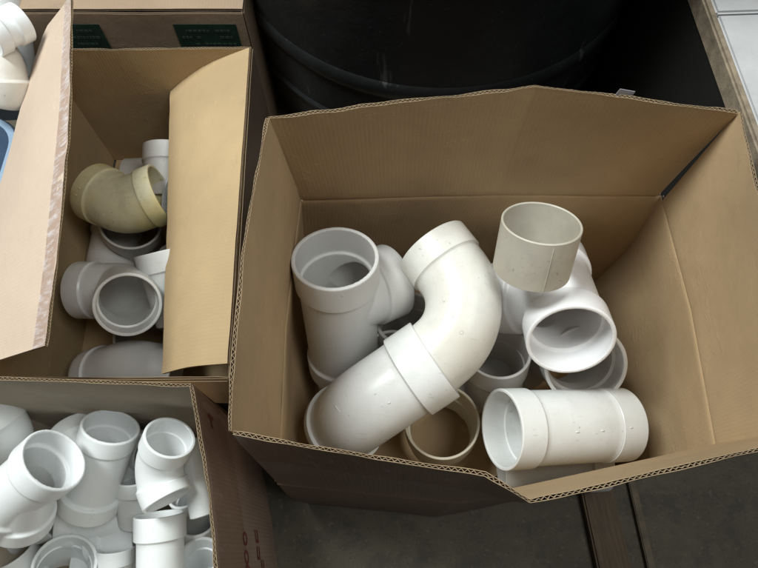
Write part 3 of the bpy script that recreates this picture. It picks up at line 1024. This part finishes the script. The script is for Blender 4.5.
for k, (a_, b_, lb) in enumerate((
    ((-.42, .10, .05), (-.30, .11, .05), 'pipe stub on the bottom under the standing wye'),
    ((-.27, .12, .05), (-.25, .02, .05), 'pipe stub on the bottom under the two-mouthed bend'),
    ((-.44, -.02, .05), (-.33, -.01, .055), 'pipe stub on the bottom under the white cup'),
    ((-.27, -.02, .05), (-.20, -.06, .055), 'pipe stub on the bottom by the corner elbow'))):
    pipe('pipe_stub', lb, 'pipe fitting', G3, [V(*a_), V(*b_)], .036, w4, None, (.039, .024), P_COOL2)

# ================================================================== BEHIND
# carton with dark printed patches behind the upper left box
car = empty('carton', (-.42, 1.05, 0))
tag(car, 'closed brown carton with two dark printed patches, behind the upper left box', 'carton')
M_CAR = kraft('kraft_carton', (.36, .26, .18), rough=.75)
yc, zc = .80, .317
bb = dict(mats=[M_CAR, M_CAR, M_CAR])
x0, x1 = -.640, -.222
board('wall', car, [[V(x0, yc, .003), V(x1, yc, .003)], [V(x0, yc, zc), V(x1, yc, zc)]], seed=31, flutes=False, dv=.05, **bb)
board('wall', car, [[V(x1, yc, .003), V(x1, yc + .5, .003)], [V(x1, yc, zc), V(x1, yc + .5, zc)]], seed=32, flutes=False, dv=.05, **bb)
board('wall', car, [[V(x0, yc + .5, .003), V(x0, yc, .003)], [V(x0, yc + .5, zc), V(x0, yc, zc)]], seed=33, flutes=False, dv=.05, **bb)
board('flap', car, [[V(x0, yc + .004, zc + .003), V(x1, yc + .004, zc + .003)], [V(x0, yc + .25, zc + .010), V(x1, yc + .25, zc + .008)]], seed=34, dv=.05, **bb)
board('flap', car, [[V(x0, yc + .5, zc + .003), V(x1, yc + .5, zc + .003)], [V(x0, yc + .262, zc + .010), V(x1, yc + .262, zc + .008)]], seed=35, dv=.05, flip=True, **bb)
M_PATCH = plain('dark_green_print', (.016, .045, .032), .6, 60, .3)
M_INK = plain('pale_green_print', (.045, .085, .06), .6, 60, .3)
def front_pt(px, py):
    r = ray(px, py); t = (yc - .0032) / r.y
    return CP + r * t
def patch(nm, corners, mat, parent, push=0):
    vs = [front_pt(*c) + V(0, -push, 0) for c in corners]
    vs += [v + V(0, .0004, 0) for v in vs]
    return mesh_obj(nm, vs, [(3, 2, 1, 0), (4, 5, 6, 7), (0, 1, 5, 4), (1, 2, 6, 5), (2, 3, 7, 6), (3, 0, 4, 7)], mat, parent, smooth=False)
for (xa, xb, seed) in ((52, 99, 1), (173, 236, 2)):
    def sl(x, y): return (x + (y - 25) * (379 - x) / 526, y)
    pp = patch('printed_patch', [sl(xa, 62), sl(xb, 62), sl(xb, 24.5), sl(xa, 24.5)], M_PATCH, car)
    random.seed(seed)
    vs = []; fs = []
    for row in range(4):
        y = 30 + row * 6.5
        x = xa + 5
        while x < xb - 6:
            wd = random.uniform(1.2, 4.5)
            if random.random() < .75:
                q = [front_pt(*sl(x, y + 2.2)), front_pt(*sl(min(x + wd, xb - 4), y + 2.2)), front_pt(*sl(min(x + wd, xb - 4), y)), front_pt(*sl(x, y))]
                b_ = len(vs)
                vs += [v + V(0, -.0006, 0) for v in q] + [v + V(0, -.0003, 0) for v in q]
                fs += [tuple(b_ + k for k in t) for t in ((3, 2, 1, 0), (4, 5, 6, 7), (0, 1, 5, 4), (1, 2, 6, 5), (2, 3, 7, 6), (3, 0, 4, 7))]
            x += wd + 1.2
    mesh_obj('print', vs, fs, M_INK, pp, smooth=False)
# thin printed frame line on the carton's top
bevel_box('printed_line', car, (x0 + .05, yc + .026, zc + .0072), (x1 - .045, yc + .029, zc + .0079), M_PATCH, 0)
bevel_box('printed_line', car, (x1 - .048, yc + .0292, zc + .0072), (x1 - .045, yc + .2, zc + .0079), M_PATCH, 0)

# black plastic barrel
def lathe(name, parent, prof, c, mat, seg=128, sharp=35):
    vs = []; fs = []
    for r_, z_ in prof:
        for k in range(seg):
            a = 2 * PI * k / seg
            vs.append(V(c[0] + r_ * math.cos(a), c[1] + r_ * math.sin(a), z_))
    for i in range(len(prof) - 1):
        for k in range(seg):
            k2 = (k + 1) % seg
            fs.append((i * seg + k, i * seg + k2, (i + 1) * seg + k2, (i + 1) * seg + k))
    return mesh_obj(name, vs, fs, mat, parent, sharp=sharp)
def dusty_plastic():
    m, nt, b, out = newmat('black_plastic')
    o = N(nt, 'ShaderNodeTexCoord').outputs['Object']
    c = mix(nt, mul(nt, ramp(nt, noise_n(nt, o, 6, 6, .7), .45, .75), .28), (.010, .011, .012), (.04, .042, .044))
    mp = N(nt, 'ShaderNodeMapping'); mp.inputs['Scale'].default_value = (1, 1, .12)
    nt.links.new(o, mp.inputs['Vector'])
    c = mix(nt, mul(nt, ramp(nt, noise_n(nt, mp.outputs[0], 40, 4, .6), .64, .72), .5), c, (.10, .10, .10))
    c = mix(nt, mul(nt, ramp(nt, noise_n(nt, o, 150, 2, .5), .70, .74), .15), c, (.16, .16, .15))
    nt.links.new(c, b.inputs['Base Color'])
    r = N(nt, 'ShaderNodeMapRange'); r.inputs['To Min'].default_value = .22; r.inputs['To Max'].default_value = .5
    nt.links.new(noise_n(nt, o, 9, 6, .7), r.inputs['Value'])
    nt.links.new(r.outputs[0], b.inputs['Roughness'])
    nt.links.new(bump(nt, noise_n(nt, o, 14, 4, .6), .3, .01), b.inputs['Normal'])
    return m
M_BLACK = dusty_plastic()
cx, cy = .105, 1.065
bar = empty('plastic_barrel', (cx, cy, 0))
tag(bar, 'large black plastic barrel standing in shadow behind the big box', 'barrel')
RB = .375
prof = [(0, .002), (RB - .05, .002), (RB - .02, .008), (RB - .008, .03), (RB - .004, .10), (RB - .004, .128), (RB + .002, .132), (RB + .003, .140), (RB - .002, .146), (RB - .002, .20), (RB - .002, .226),
        (RB + .001, .230), (RB + .005, .240), (RB + .005, .252), (RB + .003, .262), (RB, .266), (RB + .001, .36), (RB + .002, .47),
        (RB + .009, .476), (RB + .009, .486), (RB + .009, .496), (RB + .008, .504), (RB + .002, .510), (RB, .70), (RB - .01, .84), (RB - .03, .86), (0, .865)]
lathe('body', bar, prof, (cx, cy), M_BLACK)
lathe('rim', bar, [(RB - .012, .842), (RB + .012, .846), (RB + .015, .856), (RB + .012, .868), (RB - .004, .872), (RB - .012, .866), (RB - .012, .842)], (cx, cy), M_BLACK)

# white cabinet with a rusty edge at the upper right
M_WHITE = plain('chipped_white_enamel', (.60, .60, .61), .4, 5, .35, .05)
M_RUST = plain('rusty_trim', (.30, .24, .17), .7, 60, .55, .3)
M_SEAM = plain('dark_seam', (.04, .035, .03), .8, 60, .3)
cab = empty('metal_cabinet', (.8, .6, 0))
tag(cab, 'white enamelled cabinet with a rusty edge beyond the right corner of the big box', 'cabinet')
za = .45
ea = Z(703, 0, za); eb = Z(758, 150, za)
ed = (eb - ea).normalized(); en = V(-ed.y, ed.x, 0)
if en.x < 0: en = -en
def cpt(s, t_, z): return V(*(ea + ed * s + en * t_).xy, z)
def slabq(nm, s0, s1, t0, t1, z0, z1, mat, bev=True):
    vs = [cpt(s, t_, z) for z in (z0, z1) for s, t_ in ((s0, t0), (s1, t0), (s1, t1), (s0, t1))]
    me = mesh_obj(nm, vs, [(0, 1, 2, 3), (7, 6, 5, 4), (0, 4, 5, 1), (1, 5, 6, 2), (2, 6, 7, 3), (3, 7, 4, 0)], mat, cab, smooth=False)
    bm = bmesh.new(); bm.from_mesh(me.data)
    bmesh.ops.recalc_face_normals(bm, faces=bm.faces)
    if bev: bmesh.ops.bevel(bm, geom=bm.edges[:], offset=.003, segments=2, affect='EDGES')
    bm.to_mesh(me.data); bm.free()
    return me
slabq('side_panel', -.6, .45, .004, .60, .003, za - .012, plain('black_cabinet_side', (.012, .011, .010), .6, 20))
slabq('top_panel', -.6, .024, .0125, .60, za - .0115, za, M_WHITE)
slabq('top_panel', .0265, .45, .0125, .60, za - .0115, za - .0006, M_WHITE)
slabq('edge_trim', -.6, .45, 0, .012, za - .030, za + .001, M_RUST)

# white fittings and blue tote at the far left
tot = empty('plastic_tote', (-.72, .52, 0))
tag(tot, 'blue plastic tote, only its rounded rim showing at the left edge', 'tote')
M_BLUE = plain('blue_plastic', (.25, .35, .48), .4, 20, .2)
def rrect(cx, cy, hx, hy, r_, n=8):
    pts = []
    for (sx, sy, a0) in ((1, 1, 0), (-1, 1, 90), (-1, -1, 180), (1, -1, 270)):
        for k in range(n + 1):
            a = R(a0 + 90 * k / n)
            pts.append((cx + sx * (hx - r_) + r_ * math.cos(a), cy + sy * (hy - r_) + r_ * math.sin(a)))
    return pts
def ring_stack(name, parent, prof, c, half, r_, mat):
    vs = []; fs = []; m = None
    for off, z_ in prof:
        q = rrect(c[0], c[1], half[0] + off, half[1] + off, r_ + off)
        m = len(q)
        vs += [V(x, y, z_) for x, y in q]
    for i in range(len(prof) - 1):
        for k in range(m):
            k2 = (k + 1) % m
            fs.append((i * m + k, i * m + k2, (i + 1) * m + k2, (i + 1) * m + k))
    return mesh_obj(name, vs, fs, mat, parent, sharp=40)
tc = Z(14, 128, .27)
tcc = (tc.x - .195, tc.y - .205)
ring_stack('tub', tot, [(-.19, .004), (-.02, .004), (-.012, .01), (0, .25), (-.003, .25), (-.015, .012), (-.19, .008)], tcc, (.195, .22), .05, M_BLUE)
ring_stack('rim', tot, [(.0, .249), (.010, .248), (.0115, .262), (.008, .268), (-.002, .268), (-.003, .2505), (0, .249)], tcc, (.195, .22), .05, M_BLUE)
GL = 'loose fittings at the far left'
pipe('pipe_stub', 'fat glossy white pipe end slanting in at the top left corner', 'pipe fitting', GL,
     [D(-20, -60, .99), D(0, 110, .99)], .060, .005, None, None, P_COOL)
pipe('pipe_elbow', 'creamy elbow lying below the fat glossy pipe at the left edge', 'pipe fitting', GL,
     [D(-30, 40, .93), D(6, 60, .90), D(2, 98, .93)], .036, .005, (.041, .03), (.041, .028), P_OFF, rad=.045)

pipe('pipe_coupling', 'small white coupling resting between the fat glossy pipe and the creamy elbow', 'pipe fitting', GL,
     [D(-12, 38, .87), D(22, 22, .90)], .026, .004, (.029, .02), (.029, .02), P_COOL)

# ================================================================== LIGHT
def area(name, loc, target, sx, sy, power, color):
    l = bpy.data.lights.new(name, 'AREA')
    l.shape = 'RECTANGLE'; l.size = sx; l.size_y = sy
    l.energy = power; l.color = color
    o = bpy.data.objects.new(name, l)
    o.location = loc
    d = Vector(target) - Vector(loc)
    o.rotation_euler = d.to_track_quat('-Z', 'Y').to_euler()
    COL.objects.link(o)
    return o
area('ceiling_lamp', (-1.12, .78, 2.55), (0, .25, .3), .55, 1.2, 84, (.95, 1.0, .98))
area('ceiling_lamp', (.9, .0, 2.6), (.1, .3, .3), .9, 1.0, 25, (.98, 1, .96))

wd = bpy.data.worlds.new('World')
scene.world = wd
wd.use_nodes = True
bg = wd.node_tree.nodes['Background']
bg.inputs[0].default_value = (.88, .93, 1, 1)
bg.inputs[1].default_value = .075
scene.view_settings.view_transform = 'Standard'
scene.view_settings.look = 'None'
scene.view_settings.gamma = 1
scene.view_settings.exposure = 0
